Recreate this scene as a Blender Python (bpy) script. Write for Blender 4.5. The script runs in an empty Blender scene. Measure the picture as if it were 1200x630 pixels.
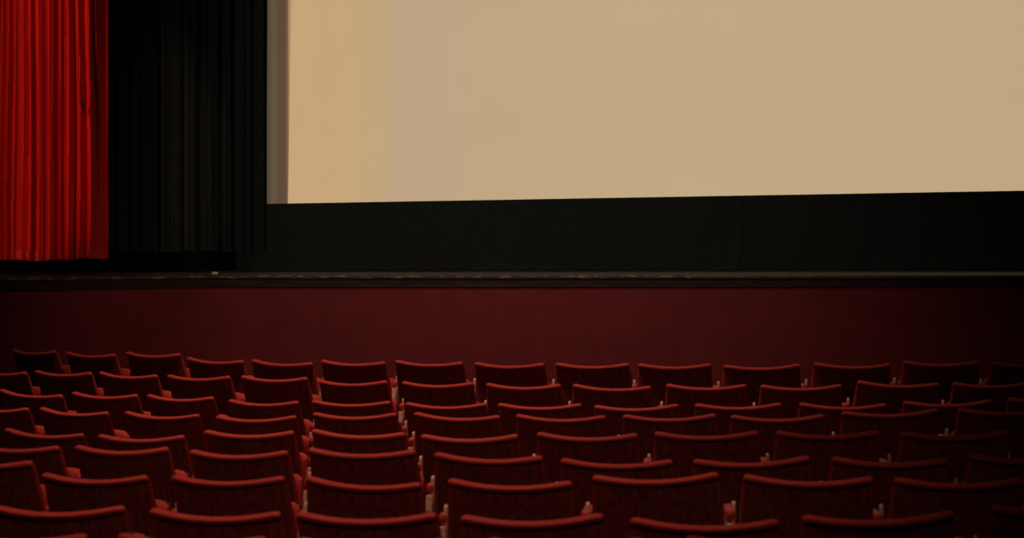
import bpy, bmesh, math, random
from mathutils import Vector, Matrix
random.seed(7)
C = bpy.context.scene.collection
SC = bpy.context.scene

# ---------------------------------------------------------------- camera
EYE = 1.75
cam = bpy.data.cameras.new('camera'); cam.sensor_width = 36.0
cam.lens = 36.0 * 2200 / 1200
cam.clip_start = 0.05; cam.clip_end = 200
cam.dof.use_dof = True; cam.dof.focus_distance = 19.0; cam.dof.aperture_fstop = 4.6
co = bpy.data.objects.new('camera', cam); C.objects.link(co)
co.location = (0, 0, EYE)
co.rotation_euler = (math.radians(90) - math.atan((315 - 298) / 2200), 0, 0)
SC.camera = co

# ---------------------------------------------------------------- world, exposure
w = bpy.data.worlds.new('world'); SC.world = w; w.use_nodes = True
w.node_tree.nodes['Background'].inputs[0].default_value = (0.012, 0.004, 0.003, 1)
w.node_tree.nodes['Background'].inputs[1].default_value = 0.05
SC.view_settings.view_transform = 'Standard'
SC.view_settings.look = 'None'
SC.view_settings.gamma = 1.0
SC.view_settings.use_curve_mapping = False
SC.view_settings.exposure = 0.0

# ---------------------------------------------------------------- lamps of the hall, and added fill lights
def spot(name, loc, aim, watts, deg, blend, col, radius=0.25):
    l = bpy.data.lights.new(name, 'SPOT'); l.energy = watts; l.spot_size = math.radians(deg)
    l.spot_blend = blend; l.color = col; l.shadow_soft_size = radius
    o = bpy.data.objects.new(name, l); C.objects.link(o); o.location = loc
    o.rotation_euler = (Vector(aim) - Vector(loc)).to_track_quat('-Z', 'Y').to_euler()
    return o
WARM = (1.0, 0.80, 0.62)
spot('near_house_spot', (-0.8, 6.2, 7.6), (-0.85, 7.0, 0.9), 720, 45, 1.0, WARM, 0.12)
spot('front_house_spot', (-1.3, 9.7, 7.6), (-0.95, 11.3, 0.9), 1180, 66, 1.0, WARM, 0.12)
spot('rear_fill_light', (-0.6, -1.5, 6.8), (-0.5, 9.0, 0.6), 320, 34, 1.0, WARM, 0.4)  # unseen fill added behind the rows to brighten the seat backs
spot('stage_front_spot', (-0.8, 10.5, 6.9), (-0.3, 17.5, 1.0), 570, 66, 1.0, WARM, 0.3)
spot('curtain_spot', (-5.6, 12.6, 5.4), (-5.25, 18.6, 3.35), 720, 33, 0.45, (1.0, 0.72, 0.5), 0.08)
spot('leg_fill_light', (-0.3, 15.0, 7.0), (0.2, 21.5, 1.6), 440, 84, 0.9, (1.0, 0.92, 0.82), 0.3)  # unseen fill added to lift the black leg and masking cloth

# ---------------------------------------------------------------- materials
def mat(name, col, rough=0.8, spec=0.3, sheen=0.0, bump=0.0, scale=40.0, var=0.0, stretch=(1,1,1), metal=0.0, sheen_col=None):
    m = bpy.data.materials.new(name); m.use_nodes = True
    nt = m.node_tree; b = nt.nodes['Principled BSDF']
    b.inputs['Base Color'].default_value = (*col, 1); b.inputs['Roughness'].default_value = rough
    b.inputs['Specular IOR Level'].default_value = spec; b.inputs['Metallic'].default_value = metal
    if sheen:
        b.inputs['Sheen Weight'].default_value = sheen; b.inputs['Sheen Roughness'].default_value = 0.4
        b.inputs['Sheen Tint'].default_value = (*(sheen_col or col), 1)
    if bump or var:
        tc = nt.nodes.new('ShaderNodeTexCoord'); mp = nt.nodes.new('ShaderNodeMapping')
        mp.inputs['Scale'].default_value = stretch
        n = nt.nodes.new('ShaderNodeTexNoise'); n.inputs['Scale'].default_value = scale; n.inputs['Detail'].default_value = 5
        nt.links.new(tc.outputs['Object'], mp.inputs[0]); nt.links.new(mp.outputs[0], n.inputs['Vector'])
        if bump:
            bp = nt.nodes.new('ShaderNodeBump'); bp.inputs['Strength'].default_value = bump; bp.inputs['Distance'].default_value = 0.01
            nt.links.new(n.outputs['Fac'], bp.inputs['Height']); nt.links.new(bp.outputs[0], b.inputs['Normal'])
        if var:
            r = nt.nodes.new('ShaderNodeValToRGB')
            r.color_ramp.elements[0].position = 0.3; r.color_ramp.elements[1].position = 0.7
            r.color_ramp.elements[0].color = (*[c * (1 - var) for c in col], 1)
            r.color_ramp.elements[1].color = (*[min(1, c * (1 + var)) for c in col], 1)
            nt.links.new(n.outputs['Fac'], r.inputs[0]); nt.links.new(r.outputs[0], b.inputs['Base Color'])
    return m
M = {}
M['velvet'] = mat('red_velvet', (0.46, 0.032, 0.022), 0.75, 0.2, 0.1, 0.3, 160, 0.22, sheen_col=(0.9, 0.2, 0.15))
M['pad'] = mat('red_arm_leatherette', (0.50, 0.036, 0.021), 0.55, 0.35, 0.0, 0.1, 90, 0.12)
M['panel'] = mat('dark_plywood', (0.24, 0.034, 0.024), 0.6, 0.25, 0, 0.15, 14, 0.5, (6, 6, 0.5))
M['cream'] = mat('cream_paint', (0.64, 0.28, 0.20), 0.5, 0.5, 0, 0.1, 30, 0.15)
M['wood'] = mat('seat_pan_wood', (0.10, 0.035, 0.02), 0.55, 0.3, 0, 0.2, 12, 0.4, (1, 8, 8))
M['iron'] = mat('dark_iron', (0.03, 0.025, 0.025), 0.5, 0.4, 0, 0.1, 50, 0.2)
M['red_wall'] = mat('oxblood_painted_stage_front', (0.215, 0.026, 0.029), 0.85, 0.15, 0, 0.3, 5, 0.09)
M['fascia'] = mat('black_brown_fascia', (0.042, 0.017, 0.014), 0.7, 0.2, 0, 0.2, 20, 0.3, (0.3, 1, 1))
M['deck'] = mat('dark_stage_paint', (0.034, 0.029, 0.021), 0.8, 0.15, 0, 0.3, 9, 0.35)
M['curtain'] = mat('red_curtain_velvet', (0.62, 0.014, 0.008), 0.85, 0.1, 0.05, 0.25, 22, 0.35, (1, 1, 0.02), sheen_col=(0.9, 0.1, 0.06))
M['hem'] = mat('red_curtain_hem', (0.62, 0.022, 0.012), 0.75, 0.2, 0.15, 0.25, 60, 0.1, sheen_col=(0.9, 0.15, 0.1))
M['knot'] = mat('dark_scorch', (0.05, 0.004, 0.003), 0.9, 0.1)
M['black'] = mat('black_serge', (0.013, 0.014, 0.0125), 0.95, 0.1, 0, 0.3, 40, 0.25)
M['masking'] = mat('black_masking_cloth', (0.026, 0.027, 0.023), 0.95, 0.1, 0, 0.2, 25, 0.15)
M['dark_wall'] = mat('dark_plaster', (0.02, 0.012, 0.012), 0.9, 0.1, 0, 0.2, 6, 0.2)
M['ceiling'] = mat('dark_ceiling_paint', (0.03, 0.02, 0.018), 0.9, 0.1, 0, 0.2, 6, 0.2)
M['carpet'] = mat('dark_red_carpet', (0.05, 0.008, 0.008), 0.95, 0.05, 0, 0.5, 220, 0.3)
M['backstage'] = mat('backstage_black', (0.010, 0.010, 0.010), 0.95, 0.05, 0, 0.1, 6, 0.2)
M['pink'] = mat('pale_pink_scrap', (0.75, 0.40, 0.36), 0.7, 0.3, 0, 0.1, 60, 0.2)

def nosing_mat(name, base, worn, amount):
    m = bpy.data.materials.new(name); m.use_nodes = True; nt = m.node_tree; b = nt.nodes['Principled BSDF']
    b.inputs['Roughness'].default_value = 0.6
    tc = nt.nodes.new('ShaderNodeTexCoord'); mp = nt.nodes.new('ShaderNodeMapping'); mp.inputs['Scale'].default_value = (1, 1, 4)
    n = nt.nodes.new('ShaderNodeTexNoise'); n.inputs['Scale'].default_value = 7; n.inputs['Detail'].default_value = 8; n.inputs['Roughness'].default_value = 0.75
    r = nt.nodes.new('ShaderNodeValToRGB'); r.color_ramp.elements[0].position = 0.5 - amount; r.color_ramp.elements[1].position = 0.66 - amount * 0.3
    r.color_ramp.elements[0].color = (*base, 1); r.color_ramp.elements[1].color = (*worn, 1)
    nt.links.new(tc.outputs['Object'], mp.inputs[0]); nt.links.new(mp.outputs[0], n.inputs['Vector'])
    nt.links.new(n.outputs['Fac'], r.inputs[0]); nt.links.new(r.outputs[0], b.inputs['Base Color'])
    return m
M['nosing_worn'] = nosing_mat('worn_wood_nosing', (0.055, 0.038, 0.026), (0.50, 0.34, 0.22), 0.0)
M['nosing_dark'] = nosing_mat('dark_wood_nosing', (0.07, 0.055, 0.04), (0.18, 0.13, 0.09), 0.05)

def ramp_emit(name, stops, x0, x1, strength=1.0, noise=0.0):
    """surface of the lit screen: the projected picture's own tint from left to right (object X)"""
    m = bpy.data.materials.new(name); m.use_nodes = True; nt = m.node_tree; b = nt.nodes['Principled BSDF']
    b.inputs['Base Color'].default_value = (0.05, 0.05, 0.05, 1); b.inputs['Roughness'].default_value = 0.9
    b.inputs['Specular IOR Level'].default_value = 0.0
    tc = nt.nodes.new('ShaderNodeTexCoord'); sx = nt.nodes.new('ShaderNodeSeparateXYZ')
    mr = nt.nodes.new('ShaderNodeMapRange'); mr.inputs['From Min'].default_value = x0; mr.inputs['From Max'].default_value = x1
    r = nt.nodes.new('ShaderNodeValToRGB'); els = r.color_ramp.elements
    els[0].position = 0; els[0].color = (*stops[0][1], 1); els[1].position = 1; els[1].color = (*stops[-1][1], 1)
    for p, c in stops[1:-1]:
        e = els.new(p); e.color = (*c, 1)
    nt.links.new(tc.outputs['Object'], sx.inputs[0]); nt.links.new(sx.outputs[0], mr.inputs['Value']); nt.links.new(mr.outputs[0], r.inputs[0])
    src = r.outputs[0]
    if noise:
        n = nt.nodes.new('ShaderNodeTexNoise'); n.inputs['Scale'].default_value = 0.8; n.inputs['Detail'].default_value = 2
        nt.links.new(tc.outputs['Object'], n.inputs['Vector'])
        m2 = nt.nodes.new('ShaderNodeMapRange'); m2.inputs['To Min'].default_value = 1 - noise; m2.inputs['To Max'].default_value = 1 + noise
        nt.links.new(n.outputs['Fac'], m2.inputs['Value'])
        vm = nt.nodes.new('ShaderNodeVectorMath'); vm.operation = 'SCALE'
        nt.links.new(src, vm.inputs[0]); nt.links.new(m2.outputs[0], vm.inputs['Scale']); src = vm.outputs[0]
    nt.links.new(src, b.inputs['Emission Color']); b.inputs['Emission Strength'].default_value = strength
    return m
def L(r, g, b): 
    f = lambda c: (c / 255 / 12.92) if c < 10.3 else ((c / 255 + 0.055) / 1.055) ** 2.4
    return (f(r), f(g), f(b))

# ---------------------------------------------------------------- helpers
def obj(name, bm, m, parent=None, smooth=False):
    me = bpy.data.meshes.new(name)
    bmesh.ops.recalc_face_normals(bm, faces=bm.faces)
    bm.to_mesh(me); bm.free()
    me.materials.append(m)
    if smooth:
        for p in me.polygons: p.use_smooth = True
        me.set_sharp_from_angle(angle=math.radians(40))
    o = bpy.data.objects.new(name, me); C.objects.link(o)
    if parent: o.parent = parent
    return o
def tag(o, label=None, cat=None, group=None, kind=None):
    if label: o['label'] = label
    if cat: o['category'] = cat
    if group: o['group'] = group
    if kind: o['kind'] = kind
    return o
def empty(name, loc=(0, 0, 0)):
    o = bpy.data.objects.new(name, None); C.objects.link(o); o.location = loc; o.empty_display_size = 0.1
    return o
def box(bm, x0, x1, y0, y1, z0, z1, bev=0.0, seg=2):
    r = bmesh.ops.create_cube(bm, size=1)
    vs = r['verts']
    for v in vs:
        v.co = Vector(((x0 + x1) / 2 + v.co.x * (x1 - x0), (y0 + y1) / 2 + v.co.y * (y1 - y0), (z0 + z1) / 2 + v.co.z * (z1 - z0)))
    if bev:
        es = list({e for v in vs for e in v.link_edges})
        bmesh.ops.bevel(bm, geom=es, offset=bev, segments=seg, affect='EDGES', profile=0.5)
    return vs
def grid(bm, fn, nu, nv, closed=False):
    V = [[bm.verts.new(fn(i / nu, j / nv)) for j in range(nv + 1)] for i in range(nu + 1)]
    for i in range(nu):
        for j in range(nv):
            bm.faces.new((V[i][j], V[i + 1][j], V[i + 1][j + 1], V[i][j + 1]))
    return V
def thick(bm, fn, nu, nv, off):
    """a sheet with real thickness: front grid fn, back grid moved by off"""
    A = grid(bm, fn, nu, nv); off = Vector(off)
    B = [[bm.verts.new(v.co + off) for v in col] for col in A]
    for i in range(nu):
        for j in range(nv):
            bm.faces.new((B[i][j], B[i][j + 1], B[i + 1][j + 1], B[i + 1][j]))
    for i in range(nu):
        bm.faces.new((A[i][0], B[i][0], B[i + 1][0], A[i + 1][0])); bm.faces.new((A[i][nv], A[i + 1][nv], B[i + 1][nv], B[i][nv]))
    for j in range(nv):
        bm.faces.new((A[0][j], A[0][j + 1], B[0][j + 1], B[0][j])); bm.faces.new((A[nu][j], B[nu][j], B[nu][j + 1], A[nu][j + 1]))
def prism(bm, pts, axis, a, b):
    """extrude a 2-D outline (list of (p,q)) along axis x from a to b: (p,q)=(y,z)"""
    lo = [bm.verts.new((a, p, q)) for p, q in pts]; hi = [bm.verts.new((b, p, q)) for p, q in pts]
    bm.faces.new(lo); bm.faces.new(hi[::-1]); n = len(pts)
    for i in range(n): bm.faces.new((lo[i], hi[i], hi[(i + 1) % n], lo[(i + 1) % n]))

# rows from the stage towards the camera: (radius, crest height, seats (x, y, turn, crest z, width scale, tilt))
ROW_CX, ROW_CY = 2.177, 21.724
ROWS = [
 (9.761, 1.054, [
   (-3.529, 13.785, -35.6, 1.055, 1.05, -0.2),
   (-3.043, 13.478, -32.3, 1.05, 1.05, 0.4),
   (-2.539, 13.197, -29.1, 1.066, 1.05, 0.0),
   (-2.061, 12.943, -25.9, 1.037, 1.006, 1.3),
   (-1.571, 12.717, -22.7, 1.035, 1.008, 1.4),
   (-1.068, 12.52, -19.4, 1.047, 1.003, 0.4),
   (-0.554, 12.351, -16.2, 1.054, 1.005, 0.5),
   (-0.022, 12.213, -13.0, 1.051, 0.998, -0.1),
   (0.515, 12.104, -9.7, 1.055, 1.029, -0.2),
   (1.04, 12.027, -6.5, 1.056, 1.001, -0.4),
   (1.597, 11.98, -3.3, 1.053, 1.039, -0.9),
   (2.174, 11.964, -0.1, 1.062, 1.05, 0.7),
   (2.75, 11.979, 3.2, 1.075, 1.05, 0.2),
   (3.307, 12.024, 6.4, 1.066, 1.0, 0.0),
 ]),
 (10.612, 0.982, [
   (-3.478, 12.744, -32.2, 0.967, 1.0, 0.0),
   (-2.997, 12.463, -29.2, 0.98, 1.05, -0.4),
   (-2.511, 12.207, -26.3, 0.983, 0.999, 0.9),
   (-2.013, 11.977, -23.3, 0.984, 1.003, -0.5),
   (-1.502, 11.773, -20.3, 0.99, 0.991, 0.0),
   (-0.992, 11.595, -17.4, 0.977, 0.975, -0.8),
   (-0.462, 11.445, -14.4, 0.978, 0.967, -0.3),
   (0.065, 11.322, -11.4, 0.975, 0.986, -0.1),
   (0.596, 11.227, -8.4, 0.973, 1.012, 1.0),
   (1.156, 11.161, -5.5, 0.983, 1.019, -0.1),
   (1.716, 11.122, -2.5, 0.983, 1.026, -0.5),
   (2.293, 11.112, 0.5, 1.001, 1.042, 1.6),
   (2.855, 11.131, 3.4, 0.997, 1.0, 0.0),
 ]),
 (11.497, 0.931, [
   (-2.947, 11.44, -26.5, 0.917, 1.045, 2.2),
   (-2.446, 11.206, -23.8, 0.927, 1.007, 0.2),
   (-1.956, 10.996, -21.1, 0.928, 0.962, 0.3),
   (-1.441, 10.81, -18.3, 0.915, 0.952, -0.2),
   (-0.921, 10.65, -15.6, 0.925, 1.018, -0.6),
   (-0.379, 10.515, -12.8, 0.923, 0.998, -0.4),
   (0.15, 10.406, -10.1, 0.928, 1.009, -0.5),
   (0.682, 10.322, -7.4, 0.928, 0.998, -1.5),
   (1.238, 10.265, -4.6, 0.94, 1.006, -0.9),
   (1.809, 10.234, -1.9, 0.943, 1.014, 0.4),
   (2.381, 10.229, 0.9, 0.958, 1.041, -0.8),
   (2.949, 10.25, 3.6, 0.973, 1.0, 0.0),
 ]),
 (12.356, 0.935, [
   (-2.898, 10.462, -24.3, 0.907, 1.0, 0.0),
   (-2.405, 10.247, -21.7, 0.908, 0.95, 1.6),
   (-1.887, 10.055, -19.2, 0.906, 0.967, 0.5),
   (-1.359, 9.886, -16.6, 0.905, 0.988, -1.4),
   (-0.825, 9.74, -14.1, 0.932, 0.982, -0.9),
   (-0.287, 9.618, -11.5, 0.937, 0.974, 1.2),
   (0.244, 9.52, -9.0, 0.94, 0.984, 0.0),
   (0.792, 9.447, -6.4, 0.949, 1.003, -1.1),
   (1.332, 9.397, -3.9, 0.951, 1.002, -0.9),
   (1.893, 9.372, -1.3, 0.977, 1.029, -1.7),
   (2.468, 9.371, 1.2, 0.986, 1.0, 0.0),
 ]),
 (13.254, 0.926, [
   (-2.32, 9.257, -19.8, 0.884, 0.971, 1.7),
   (-1.807, 9.081, -17.5, 0.881, 1.002, -1.1),
   (-1.261, 8.927, -15.1, 0.916, 0.986, -0.9),
   (-0.727, 8.795, -12.7, 0.927, 0.978, 0.8),
   (-0.202, 8.685, -10.3, 0.921, 0.987, -1.0),
   (0.343, 8.598, -7.9, 0.936, 0.995, -0.0),
   (0.884, 8.533, -5.6, 0.949, 1.011, -1.0),
   (1.43, 8.491, -3.2, 0.956, 0.996, -0.5),
   (2.002, 8.472, -0.8, 0.955, 1.038, -0.6),
 ]),
 (14.086, 0.92, [
   (-2.23, 8.349, -18.3, 0.909, 1.0, 0.0),
   (-1.715, 8.187, -16.0, 0.917, 0.964, -0.5),
   (-1.181, 8.045, -13.8, 0.914, 0.964, -1.0),
   (-0.641, 7.924, -11.6, 0.932, 1.004, -0.3),
   (-0.102, 7.825, -9.3, 0.921, 0.986, 0.8),
   (0.43, 7.746, -7.1, 0.909, 0.992, -0.1),
   (0.981, 7.689, -4.8, 0.921, 1.014, -2.2),
   (1.544, 7.653, -2.6, 0.925, 1.008, 0.4),
   (2.101, 7.639, -0.4, 0.941, 1.0, 0.0),
 ]),
 (14.923, 0.921, [
   (-2.121, 7.445, -16.9, 0.942, 1.0, 0.0),
   (-1.633, 7.295, -14.8, 0.899, 0.97, -0.5),
   (-1.093, 7.165, -12.7, 0.908, 0.98, -1.1),
   (-0.565, 7.054, -10.6, 0.907, 0.963, 2.0),
   (-0.012, 6.963, -8.5, 0.916, 0.997, 0.2),
   (0.525, 6.892, -6.3, 0.947, 0.994, -2.1),
   (1.082, 6.842, -4.2, 0.946, 1.007, 0.6),
   (1.627, 6.811, -2.1, 0.942, 1.0, 0.0),
 ]),
 (15.793, 0.909, [
   (-1.553, 6.378, -13.7, 0.898, 1.05, -1.8),
   (-0.999, 6.257, -11.7, 0.9, 0.988, -0.2),
   (-0.484, 6.155, -9.7, 0.906, 1.019, -1.0),
   (0.061, 6.072, -7.7, 0.911, 0.998, -1.8),
   (0.616, 6.008, -5.7, 0.906, 1.016, -0.1),
   (1.166, 5.964, -3.7, 0.93, 1.031, -2.2),
   (1.762, 5.938, -1.7, 0.958, 1.0, 0.0),
 ]),
 (16.522, 0.938, [
   (-1.498, 5.613, -12.8, 0.923, 1.0, 0.0),
   (-0.948, 5.5, -10.9, 0.93, 0.978, -0.4),
   (-0.407, 5.405, -9.0, 0.936, 0.973, -1.1),
   (0.149, 5.328, -7.1, 0.948, 0.95, -1.1),
   (0.722, 5.27, -5.2, 0.959, 1.0, 0.0),
 ]),
]
TOP = 0.84          # crest of a seat above its floor
SEATS = [s for r in ROWS for s in r[2]]
def floor_z(x, y):
    num = den = 0.0
    for (sx, sy, a, tz, sc, tl) in SEATS:
        d = (x - sx) ** 2 + (y - sy) ** 2
        wgt = 1 / (d * d + 1e-5)
        num += wgt * (tz - TOP); den += wgt
    return num / den

# ================================================================ the setting
STAGE_Z = EYE - 0.197
XL, XR, YB, YF, ZC = -7.4, 9.6, -3.0, 25.0, 8.2
bm = bmesh.new()
nx, ny = 68, 112
grid(bm, lambda u, v: Vector((XL + (XR - XL) * u, YB + (YF - YB) * v,
     floor_z(XL + (XR - XL) * u, min(YB + (YF - YB) * v, 14.5)))), nx, ny)
fl = obj('floor', bm, M['carpet'], None, True); tag(fl, 'dark red sloping carpeted auditorium floor', kind='structure')
def wall(name, x0, x1, y0, y1, z0, z1, m, label):
    bm = bmesh.new(); box(bm, x0, x1, y0, y1, z0, z1)
    return tag(obj(name, bm, m), label, kind='structure')
wall('wall_left', XL - 0.2, XL, YB, YF, -0.2, ZC, M['dark_wall'], 'dark left side wall of the hall')
wall('wall_right', XR, XR + 0.2, YB, YF, -0.2, ZC, M['dark_wall'], 'dark right side wall of the hall')
wall('wall_back', XL, XR, YF, YF + 0.2, -0.2, ZC, M['backstage'], 'black rear wall of the stage house')
wall('wall_front', XL, XR, YB - 0.2, YB, -0.2, ZC, M['dark_wall'], 'dark wall at the rear of the seating')
wall('ceiling', XL, XR, YB, YF, ZC, ZC + 0.2, M['ceiling'], 'dark ceiling high over hall and stage')

# ================================================================ the stage
XA, XB = XL + 0.005, XR - 0.005
stage = empty('stage', (0, 17.5, 0))
tag(stage, 'raised theatre stage with oxblood red front wall and worn dark wooden edge', 'stage')
def lip(x):
    """front line of the stage: steps forward in a soft curve at the left"""
    t = (x + 4.3) / 1.9; t = min(1, max(0, t)); t = t * t * (3 - 2 * t)
    return 15.9 + 1.6 * t
def wall_line(x):
    return lip(x)
def xs_range(a, b, step=0.12): 
    n = max(1, round((b - a) / step)); return [a + (b - a) * i / n for i in range(n + 1)]
def strip(bm, xs, d0, d1, z0, z1, line=lip):
    """box section running along the lip: d = distance behind the lip line"""
    n = len(xs) - 1
    rings = []
    for x in xs:
        y = line(x) - 17.5
        rings.append([bm.verts.new((x, y + d0, z0)), bm.verts.new((x, y + d0, z1)), bm.verts.new((x, y + d1, z1)), bm.verts.new((x, y + d1, z0))])
    for i in range(n):
        for k in range(4):
            bm.faces.new((rings[i][k], rings[i + 1][k], rings[i + 1][(k + 1) % 4], rings[i][(k + 1) % 4]))
    bm.faces.new(rings[0]); bm.faces.new(rings[-1][::-1])
bm = bmesh.new(); strip(bm, xs_range(XA, XB), 0.035, 0.30, -0.1, STAGE_Z - 0.108, wall_line)
obj('front_wall', bm, M['red_wall'], stage, True)['label'] = 'oxblood red painted front wall of the stage'
bm = bmesh.new(); strip(bm, xs_range(XA, XB, 0.05), 0.022, 0.28, STAGE_Z - 0.108, STAGE_Z - 0.022)
obj('fascia_board', bm, M['fascia'], stage, True)['label'] = 'black-brown board under the stage edge'
bm = bmesh.new()
xs = xs_range(XA, XB, 0.06)
f_ = [bm.verts.new((x, lip(x) - 17.5 + 0.036, STAGE_Z - 0.004)) for x in xs]; b_ = [bm.verts.new((x, YF - 17.5 - 0.02, STAGE_Z - 0.004)) for x in xs]
f2 = [bm.verts.new((x, lip(x) - 17.5 + 0.036, STAGE_Z - 0.022)) for x in xs]; b2 = [bm.verts.new((x, YF - 17.5 - 0.02, STAGE_Z - 0.022)) for x in xs]
for i in range(len(xs) - 1):
    bm.faces.new((f_[i], f_[i + 1], b_[i + 1], b_[i])); bm.faces.new((f2[i], b2[i], b2[i + 1], f2[i + 1])); bm.faces.new((f_[i], f2[i], f2[i + 1], f_[i + 1]))
obj('stage_deck', bm, M['deck'], stage)
for (a, b, mm, lb) in ((XA, -3.36, 'nosing_worn', 'worn wooden nosing of the projecting left stage edge'), (-3.35, 1.73, 'nosing_worn', 'worn wooden nosing with pale scuffed specks'),
                       (1.742, XB, 'nosing_dark', 'dark less worn nosing at the right')):
    bm = bmesh.new(); strip(bm, xs_range(a, b, 0.06), 0.008, 0.04, STAGE_Z - 0.022, STAGE_Z + 0.002)
    obj('nosing', bm, M[mm], stage)['label'] = lb

# small scrap lying on the stage edge
bm = bmesh.new(); bmesh.ops.create_icosphere(bm, subdivisions=2, radius=0.028)
for v in bm.verts:
    v.co *= 1 + random.uniform(-0.2, 0.25); v.co.z *= 0.75; v.co.x *= 1.25
    v.co.z = max(v.co.z, -0.016)
o = obj('crumpled_scrap', bm, M['pink'], None, False); o.location = (-2.775, 17.47, STAGE_Z + 0.018)
tag(o, 'tiny pale pink crumpled scrap lying on the stage edge at left', 'scrap')
o.location.y = 17.53

# ================================================================ red house curtain
def fold_profile(x, seedv, depth, pitch):
    rr = random.Random(seedv)
    s = 0.0
    for k, (pp, am) in enumerate(((1.0, 1.0), (0.57, 0.45), (2.3, 0.7), (0.31, 0.2))):
        ph = rr.uniform(0, 6.28)
        s += am * math.sin(2 * math.pi * x / (pitch * pp) + ph + 0.9 * math.sin(2 * math.pi * x / (pitch * 3.1) + k))
    s = math.copysign(abs(s) ** 0.8, s)
    q = (x / (pitch * 1.27) + 0.3 * math.sin(x * 5)) % 1.0
    s += 2.2 * math.exp(-((q - 0.5) / 0.08) ** 2)          # narrow deep grooves between pleats
    return depth * s
cur = empty('red_curtain', (-5.6, 18.5, EYE - 0.05))
tag(cur, 'tall bright red pleated stage curtain hanging at the left edge', 'curtain')
W0, W1 = -1.7, 1.565     # local x
H = 6.2
def curx(u, v):
    x = W0 + (W1 - W0) * u
    z = H * v
    sway = 0.012 * math.sin(3.1 * x + 0.9 * z) + 0.006 * math.sin(11 * x + 1.7 * z)
    y = fold_profile(x + sway, 5, 0.052 * (0.85 + 0.15 * math.sin(0.8 * z + x)), 0.095)
    # the free edge turns back towards the stage
    e = max(0, (x - (W1 - 0.10)) / 0.10)
    y = y * (1 - 0.8 * min(1, e * 3)) + 0.36 * e
    e2 = max(0, (x - (W1 - 0.012)) / 0.012)
    y -= 0.10 * e2
    return Vector((x, y, z + 0.010 * math.sin(5.2 * x) + 0.006 * math.sin(19 * x)))
bm = bmesh.new(); thick(bm, lambda u, v: curx(u, 0.10 / H + (1 - 0.10 / H) * v), 560, 26, (0, 0.012, 0))
obj('curtain_cloth', bm, M['curtain'], cur, True)
bm = bmesh.new(); thick(bm, lambda u, v: curx(u, (0.0995 / H) * v) + Vector((0, -0.006, 0)), 560, 3, (0, 0.022, 0))
obj('hem', bm, M['hem'], cur, True)['label'] = 'stitched doubled hem along the foot of the curtain'
bm = bmesh.new(); bmesh.ops.create_icosphere(bm, subdivisions=2, radius=0.024)
for v in bm.verts: v.co.z *= 1.5; v.co.y *= 0.6
kn = obj('dark_knot', bm, M['knot'], cur, True)
kn.location = (-4.205 + 5.6, -0.085, 1.46 + 0.05)
kn['label'] = 'small dark knot in a fold of the red curtain'
bm = bmesh.new(); box(bm, W0, W1 + 0.05, 0.02, 0.10, H - 0.05, H + 0.06, 0.01)
obj('curtain_track', bm, M['iron'], cur)

# ================================================================ black leg curtain beside the screen
leg = empty('black_leg_curtain', (-3.6, 20.0, EYE + 0.03))
tag(leg, 'tall black pleated curtain between the red curtain and the screen', 'curtain')
def legf(u, v):
    z = 6.0 * v
    x1 = 0.985 + 0.0075 * z
    x = -1.1 + (x1 + 1.1) * u
    y = fold_profile(x, 11, 0.035, 0.16) + 0.008 * math.sin(2 * x + z)
    return Vector((x, y, z + 0.01 * math.sin(6 * x)))
bm = bmesh.new(); thick(bm, lambda u, v: legf(u, 0.08 / 6 + (1 - 0.08 / 6) * v), 300, 20, (0, 0.012, 0)); obj('curtain_cloth', bm, M['black'], leg, True)
bm = bmesh.new(); thick(bm, lambda u, v: legf(u, 0.0795 / 6 * v) + Vector((0, -0.004, 0)), 300, 2, (0, 0.02, 0)); obj('hem', bm, M['black'], leg, True)
bm = bmesh.new(); box(bm, -1.15, 1.05, -0.02, 0.04, 5.97, 6.08, 0.01); obj('curtain_track', bm, M['iron'], leg)
# black backing drape behind the gap
bk = empty('black_backdrop', (-5.2, 23.6, STAGE_Z))
tag(bk, 'plain black backdrop deep in the wings behind the left curtains', 'curtain')
bm = bmesh.new(); thick(bm, lambda u, v: Vector((-2.0 + 4.6 * u, fold_profile(u * 4.6, 3, 0.03, 0.3), 0.01 + 6.2 * v)), 160, 6, (0, 0.012, 0)); obj('curtain_cloth', bm, M['backstage'], bk, True)
bm = bmesh.new(); box(bm, -2.0, 2.6, -0.04, 0.05, 6.2, 6.28, 0.01); obj('curtain_track', bm, M['iron'], bk)

# ================================================================ the cinema screen
SY = 23.0
scr = empty('cinema_screen', (0, SY, STAGE_Z))
tag(scr, 'huge glowing beige cinema screen with a dim strip down its left side', 'screen')
def sb(x):      # lower picture edge (height over the deck): it rises slightly to the right
    return 0.62 + (x + 3.0) * 0.0174 + EYE - STAGE_Z
SX0, SX1 = -2.745, 8.9
STOP_ = 6.2
def scrf(u, v):
    z0 = sb(SX0 + (SX1 - SX0) * u) - 0.10
    z = z0 + (STOP_ - z0) * v
    x = SX0 + (SX1 - SX0) * u + (0.0185 * (z - 0.8) * (1 - u))
    return Vector((x, 0, z))
beige = L(191, 167, 130)
st = [(0.0, L(199, 163, 119)), (0.045, L(197, 163, 121)), (0.095, L(193, 164, 123)), (0.115, L(189, 163, 132)), (0.165, L(189, 163, 131)), (0.19, L(190, 165, 129)), (0.4, L(191, 167, 129)), (1.0, L(190, 166, 130))]
M['screen'] = ramp_emit('lit_screen', st, SX0, SX1, 1.0, 0.035)
bm = bmesh.new(); thick(bm, scrf, 24, 16, (0, 0.02, 0)); obj('screen_surface', bm, M['screen'], scr)
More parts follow.
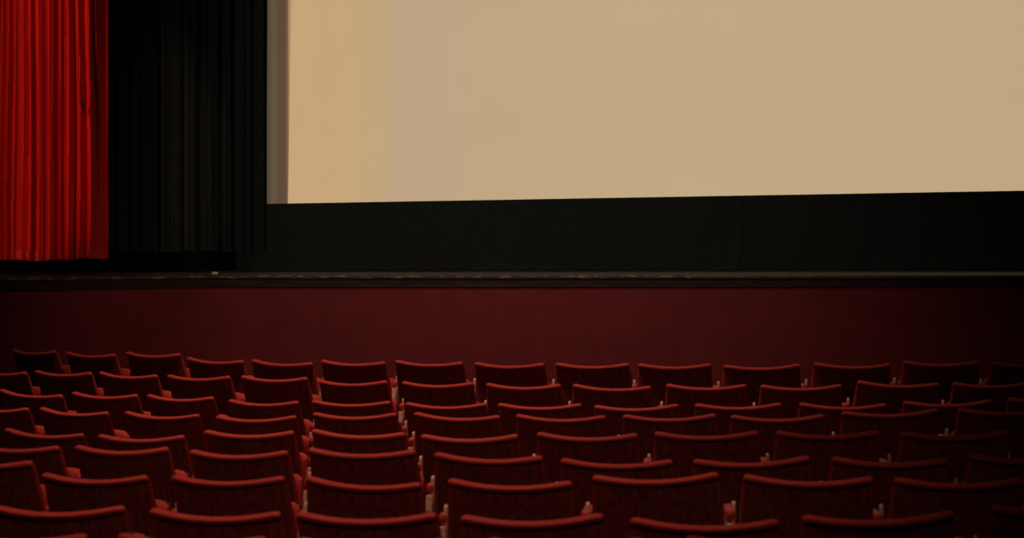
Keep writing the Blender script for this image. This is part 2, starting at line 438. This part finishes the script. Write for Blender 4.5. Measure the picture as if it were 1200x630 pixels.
# the narrow wing of screen cloth outside the picture, its dim spill painted as emission
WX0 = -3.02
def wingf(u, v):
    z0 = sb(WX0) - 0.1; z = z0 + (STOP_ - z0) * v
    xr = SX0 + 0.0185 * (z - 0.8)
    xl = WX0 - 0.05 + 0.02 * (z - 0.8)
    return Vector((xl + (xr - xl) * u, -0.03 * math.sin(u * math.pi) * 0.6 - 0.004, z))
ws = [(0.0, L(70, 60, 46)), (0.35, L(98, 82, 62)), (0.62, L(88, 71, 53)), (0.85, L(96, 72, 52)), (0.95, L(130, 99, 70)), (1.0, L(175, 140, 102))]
M['wing'] = ramp_emit('screen_edge_painted_spill', ws, WX0 - 0.0, SX0 + 0.02, 1.0)
bm = bmesh.new(); thick(bm, wingf, 10, 10, (0, 0.02, 0)); obj('side_strip', bm, M['wing'], scr, True)['label'] = 'strip of screen cloth outside the picture, dim brownish spill painted as glow'
bm = bmesh.new()
box(bm, WX0 - 0.06, SX1 + 0.1, 0.05, 0.12, STOP_, STOP_ + 0.08); box(bm, SX1, SX1 + 0.1, 0.03, 0.11, 0, STOP_); box(bm, WX0 - 0.16, WX0 - 0.06, 0.05, 0.12, 0, STOP_)
obj('screen_frame', bm, M['iron'], scr)

# black masking cloth under the screen
msk = empty('screen_masking', (0, SY - 0.25, STAGE_Z))
tag(msk, 'long black masking cloth stretched below the beige screen', 'masking cloth')
K = (SY - 0.25) / SY
def mskf(u, v):
    x = -3.35 + 12.1 * u
    top = (EYE + (sb(x / K) - (EYE - STAGE_Z)) * K) - STAGE_Z
    z = 0.004 + (top - 0.004) * v
    y = 0.010 * math.sin(3 * x + 2.5 * z) + 0.007 * math.sin(9 * x - 5 * z)
    d = x - 2.70 - 0.06 * math.sin(3 * z)
    y += -0.03 * math.exp(-(d / 0.05) ** 2) + 0.02 * math.exp(-((d + 0.09) / 0.05) ** 2)      # seam fold right of the middle
    # slack diagonal creases at the left
    for c0, sl in ((-2.3, 1.4), (-1.75, 1.7), (-1.2, 1.3)):
        dd = (x - c0) - sl * (0.8 - z)
        y += -0.014 * math.exp(-(dd / 0.08) ** 2) * math.sin(math.pi * v)
    return Vector((x, y, z))
bm = bmesh.new(); thick(bm, mskf, 500, 14, (0, 0.012, 0)); obj('masking_cloth', bm, M['masking'], msk, True)
bm = bmesh.new()
def batten(u, v):
    x = -3.35 + 12.1 * u
    top = (EYE + (sb(x / K) - (EYE - STAGE_Z)) * K) - STAGE_Z
    return Vector((x, 0.035, top - 0.05 + 0.045 * v))
thick(bm, batten, 20, 1, (0, 0.03, 0)); obj('batten', bm, M['iron'], msk)

# ================================================================ theatre seats
HW = 0.2327
REC = math.tan(math.radians(19))
def hw_at(dz): return HW + 0.075 * min(dz, 0.16)
def back_pt(s, dz, off):
    """point of the seat back: s -1..1 across, dz below the crest, off forward of the rear face"""
    x = s * hw_at(dz)
    sag = -0.025 * (1 - s * s) * max(0, 1 - dz / 0.14)
    rnd = 0.009 * max(0, (abs(s) - 0.90) / 0.10) ** 2 * max(0, 1 - dz / 0.03)
    y = (dz) * REC + 0.034 * s * s - 0.034 + off
    return Vector((x, y, TOP - dz + sag - rnd))
US = [-1, -0.985, -0.96, -0.93, -0.88, -0.75, -0.55, -0.3, 0, 0.3, 0.55, 0.75, 0.88, 0.93, 0.96, 0.985, 1]
def backrest_bm():
    bm = bmesh.new()
    # closed section: (dz, off); rear rim proud, recess for the panel, crest roll, padded front
    sec = [(0.40, 0.004), (0.036, 0.006), (0.030, 0.005), (0.028, -0.014), (0.021, -0.021), (0.012, -0.019), (0.004, -0.011), (0.0, 0.0), (0.0, 0.014),
           (0.004, 0.028), (0.018, 0.042), (0.06, 0.052), (0.14, 0.058), (0.24, 0.064), (0.34, 0.066), (0.39, 0.060), (0.405, 0.04)]
    cols = []
    for s in US:
        col = []
        edge = abs(s)
        for (dz, off) in sec:
            o = off
            if edge > 0.85 and off > 0.0: o = off * (0.14 if edge > 0.99 else 0.22 if edge > 0.98 else 0.32 if edge > 0.95 else 0.5 if edge > 0.92 else 0.75)
            if edge > 0.95 and dz > 0.024 and off < 0.01: o = -0.004 if edge < 0.99 else -0.001      # side rim
            if edge > 0.99 and off < 0: o = off * 0.5
            col.append(bm.verts.new(back_pt(s, dz, o)))
        cols.append(col)
    n = len(sec)
    for i in range(len(US) - 1):
        for k in range(n):
            bm.faces.new((cols[i][k], cols[i + 1][k], cols[i + 1][(k + 1) % n], cols[i][(k + 1) % n]))
    bm.faces.new(cols[0]); bm.faces.new(cols[-1][::-1])
    return bm
def panel_bm():
    bm = bmesh.new()
    thick(bm, lambda u, v: back_pt((u * 2 - 1) * 0.955, 0.031 + 0.364 * v, -0.003), 14, 6, (0, 0.006, 0))
    return bm
def cushion_bm():           # tip-up cushion folded against the back
    bm = bmesh.new()
    def f(u, v):
        a = v * 2 * math.pi
        s = (u * 2 - 1)
        e = (1 - abs(s) ** 6) ** 0.4 if abs(s) < 1 else 0.0
        ca, sa = math.cos(a), math.sin(a)
        py = math.copysign(abs(ca) ** 0.6, ca) * 0.048 * (0.5 + 0.5 * e)
        pz = math.copysign(abs(sa) ** 0.45, sa) * 0.185 * (0.85 + 0.15 * e)
        return Vector((s * 0.215, 0.235 + py + 0.35 * (-pz) * 0.35, 0.53 + pz))
    V = [[bm.verts.new(f(i / 16, j / 20)) for j in range(20)] for i in range(17)]
    for i in range(16):
        for j in range(20):
            bm.faces.new((V[i][j], V[i + 1][j], V[i + 1][(j + 1) % 20], V[i][(j + 1) % 20]))
    bm.faces.new(V[0]); bm.faces.new(V[-1][::-1])
    return bm
def seat_pan_bm():
    bm = bmesh.new()
    thick(bm, lambda u, v: Vector((-0.20 + 0.40 * u, 0.2885 + 0.012 * (1 - (2 * u - 1) ** 2) - 0.042 * (v - 0.5) , 0.38 + 0.31 * v)), 8, 3, (0, 0.014, 0))
    return bm
ARM_Z = TOP - 0.143
def arm_pad_bm(x):
    bm = bmesh.new(); box(bm, x - 0.018, x + 0.018, 0.095, 0.39, ARM_Z - 0.048, ARM_Z - 0.004, 0.014, 3)
    for v in bm.verts:
        t = (v.co.y - 0.075) / 0.315
        v.co.z -= 0.018 * t
        if v.co.z < ARM_Z - 0.03: v.co.z += 0.016 * t
    return bm
def arm_frame_bm(x, inner=1):
    """cast side frame with a slim upright rising beside the seat back (inner = side of the seat)"""
    bm = bmesh.new()
    z = ARM_Z - 0.056
    pts = [(0.06, 0), (0.10, 0.03), (0.125, 0.20), (0.10, 0.42), (0.075, 0.56), (0.085, z), (0.385, z - 0.004), (0.385, 0.60), (0.33, 0.50), (0.27, 0.40), (0.245, 0.20), (0.27, 0.03), (0.33, 0.0)]
    prism(bm, pts, 'x', x - 0.013, x + 0.013)
    xi = x + inner * 0.004; xo = x + inner * 0.018
    prism(bm, [(0.11, 0.52), (0.14, 0.52), (0.125, TOP - 0.124), (0.115, TOP - 0.116), (0.10, TOP - 0.127)], 'x', min(xi, xo), max(xi, xo))
    bmesh.ops.bevel(bm, geom=bm.edges[:], offset=0.003, segments=1, affect='EDGES')
    return bm
def foot_bm(x):
    bm = bmesh.new(); box(bm, x - 0.03, x + 0.03, 0.02, 0.38, -0.012, 0.012, 0.004, 1); return bm
def hinge_bm():
    bm = bmesh.new()
    bmesh.ops.create_cone(bm, cap_ends=True, segments=12, radius1=0.014, radius2=0.014, depth=0.492,
        matrix=Matrix.Translation((0, 0.22, 0.335)) @ Matrix.Rotation(math.pi / 2, 4, 'Y'))
    return bm
proto = empty('theatre_seat')
P_ = {}
P_['backrest'] = obj('backrest', backrest_bm(), M['velvet'], proto, True)
P_['back_panel'] = obj('back_panel', panel_bm(), M['panel'], P_['backrest'], True); P_['back_panel']['label'] = 'dark plywood rear panel of the backrest'
P_['seat_cushion'] = obj('seat_cushion', cushion_bm(), M['velvet'], proto, True)
obj('seat_pan', seat_pan_bm(), M['wood'], P_['seat_cushion'], True)
obj('hinge_bar', hinge_bm(), M['iron'], proto, True)
AX = -0.2735
fr = obj('side_frame', arm_frame_bm(AX), M['cream'], proto, True); fr['label'] = 'pale painted side frame under the armrest'
obj('armrest', arm_pad_bm(AX), M['pad'], proto, True)['label'] = 'rounded bright red armrest pad'
obj('foot_plate', foot_bm(AX), M['iron'], fr)
# extra pair of parts for the last seat of each row
def end_arm(seat):
    f2_ = obj('side_frame', arm_frame_bm(-AX, -1), M['cream'], seat, True); f2_['label'] = 'pale painted side frame under the armrest'
    obj('armrest', arm_pad_bm(-AX), M['pad'], seat, True)['label'] = 'rounded bright red armrest pad'
    obj('foot_plate', foot_bm(-AX), M['iron'], f2_)
def copy_tree(o, parent=None):
    c = o.copy(); C.objects.link(c); c.parent = parent
    for ch in list(o.children): copy_tree(ch, c)
    return c
ROWN = ['front row by the stage', 'second row from the stage', 'third row from the stage', 'fourth row from the stage',
        'fifth row from the stage', 'fourth row from the camera', 'third row from the camera', 'second row from the camera',
        'row nearest the camera']
ORD = ['first', 'second', 'third', 'fourth', 'fifth', 'sixth', 'seventh', 'eighth', 'ninth', 'tenth', 'eleventh', 'twelfth', 'thirteenth', 'fourteenth']
first = True
for ri, (rad, hz, seats) in enumerate(ROWS):
    n = len(seats)
    for si, (x, y, ang, tz, sc, tl) in enumerate(seats):
        o = proto if first else copy_tree(proto)
        first = False
        a = math.radians(ang); t = math.radians(tl)
        rot = Matrix.Rotation(a, 4, 'Z') @ Matrix.Rotation(t, 4, 'Y')
        up = rot @ Vector((0, -0.025, TOP))
        o.location = Vector((x, y, tz)) - up
        o.rotation_euler = rot.to_euler()
        o.scale = (sc, 1, 1)
        if n - si <= n // 2: pos = ORD[n - 1 - si] + ' from the right' if si < n - 1 else 'rightmost'
        else: pos = ORD[si] + ' from the left' if si else 'leftmost'
        tag(o, 'red velvet theatre seat, %s in the %s' % (pos, ROWN[ri]), 'seat', 'red theatre seats in curved rows facing the stage')
        if si == n - 1: end_arm(o)
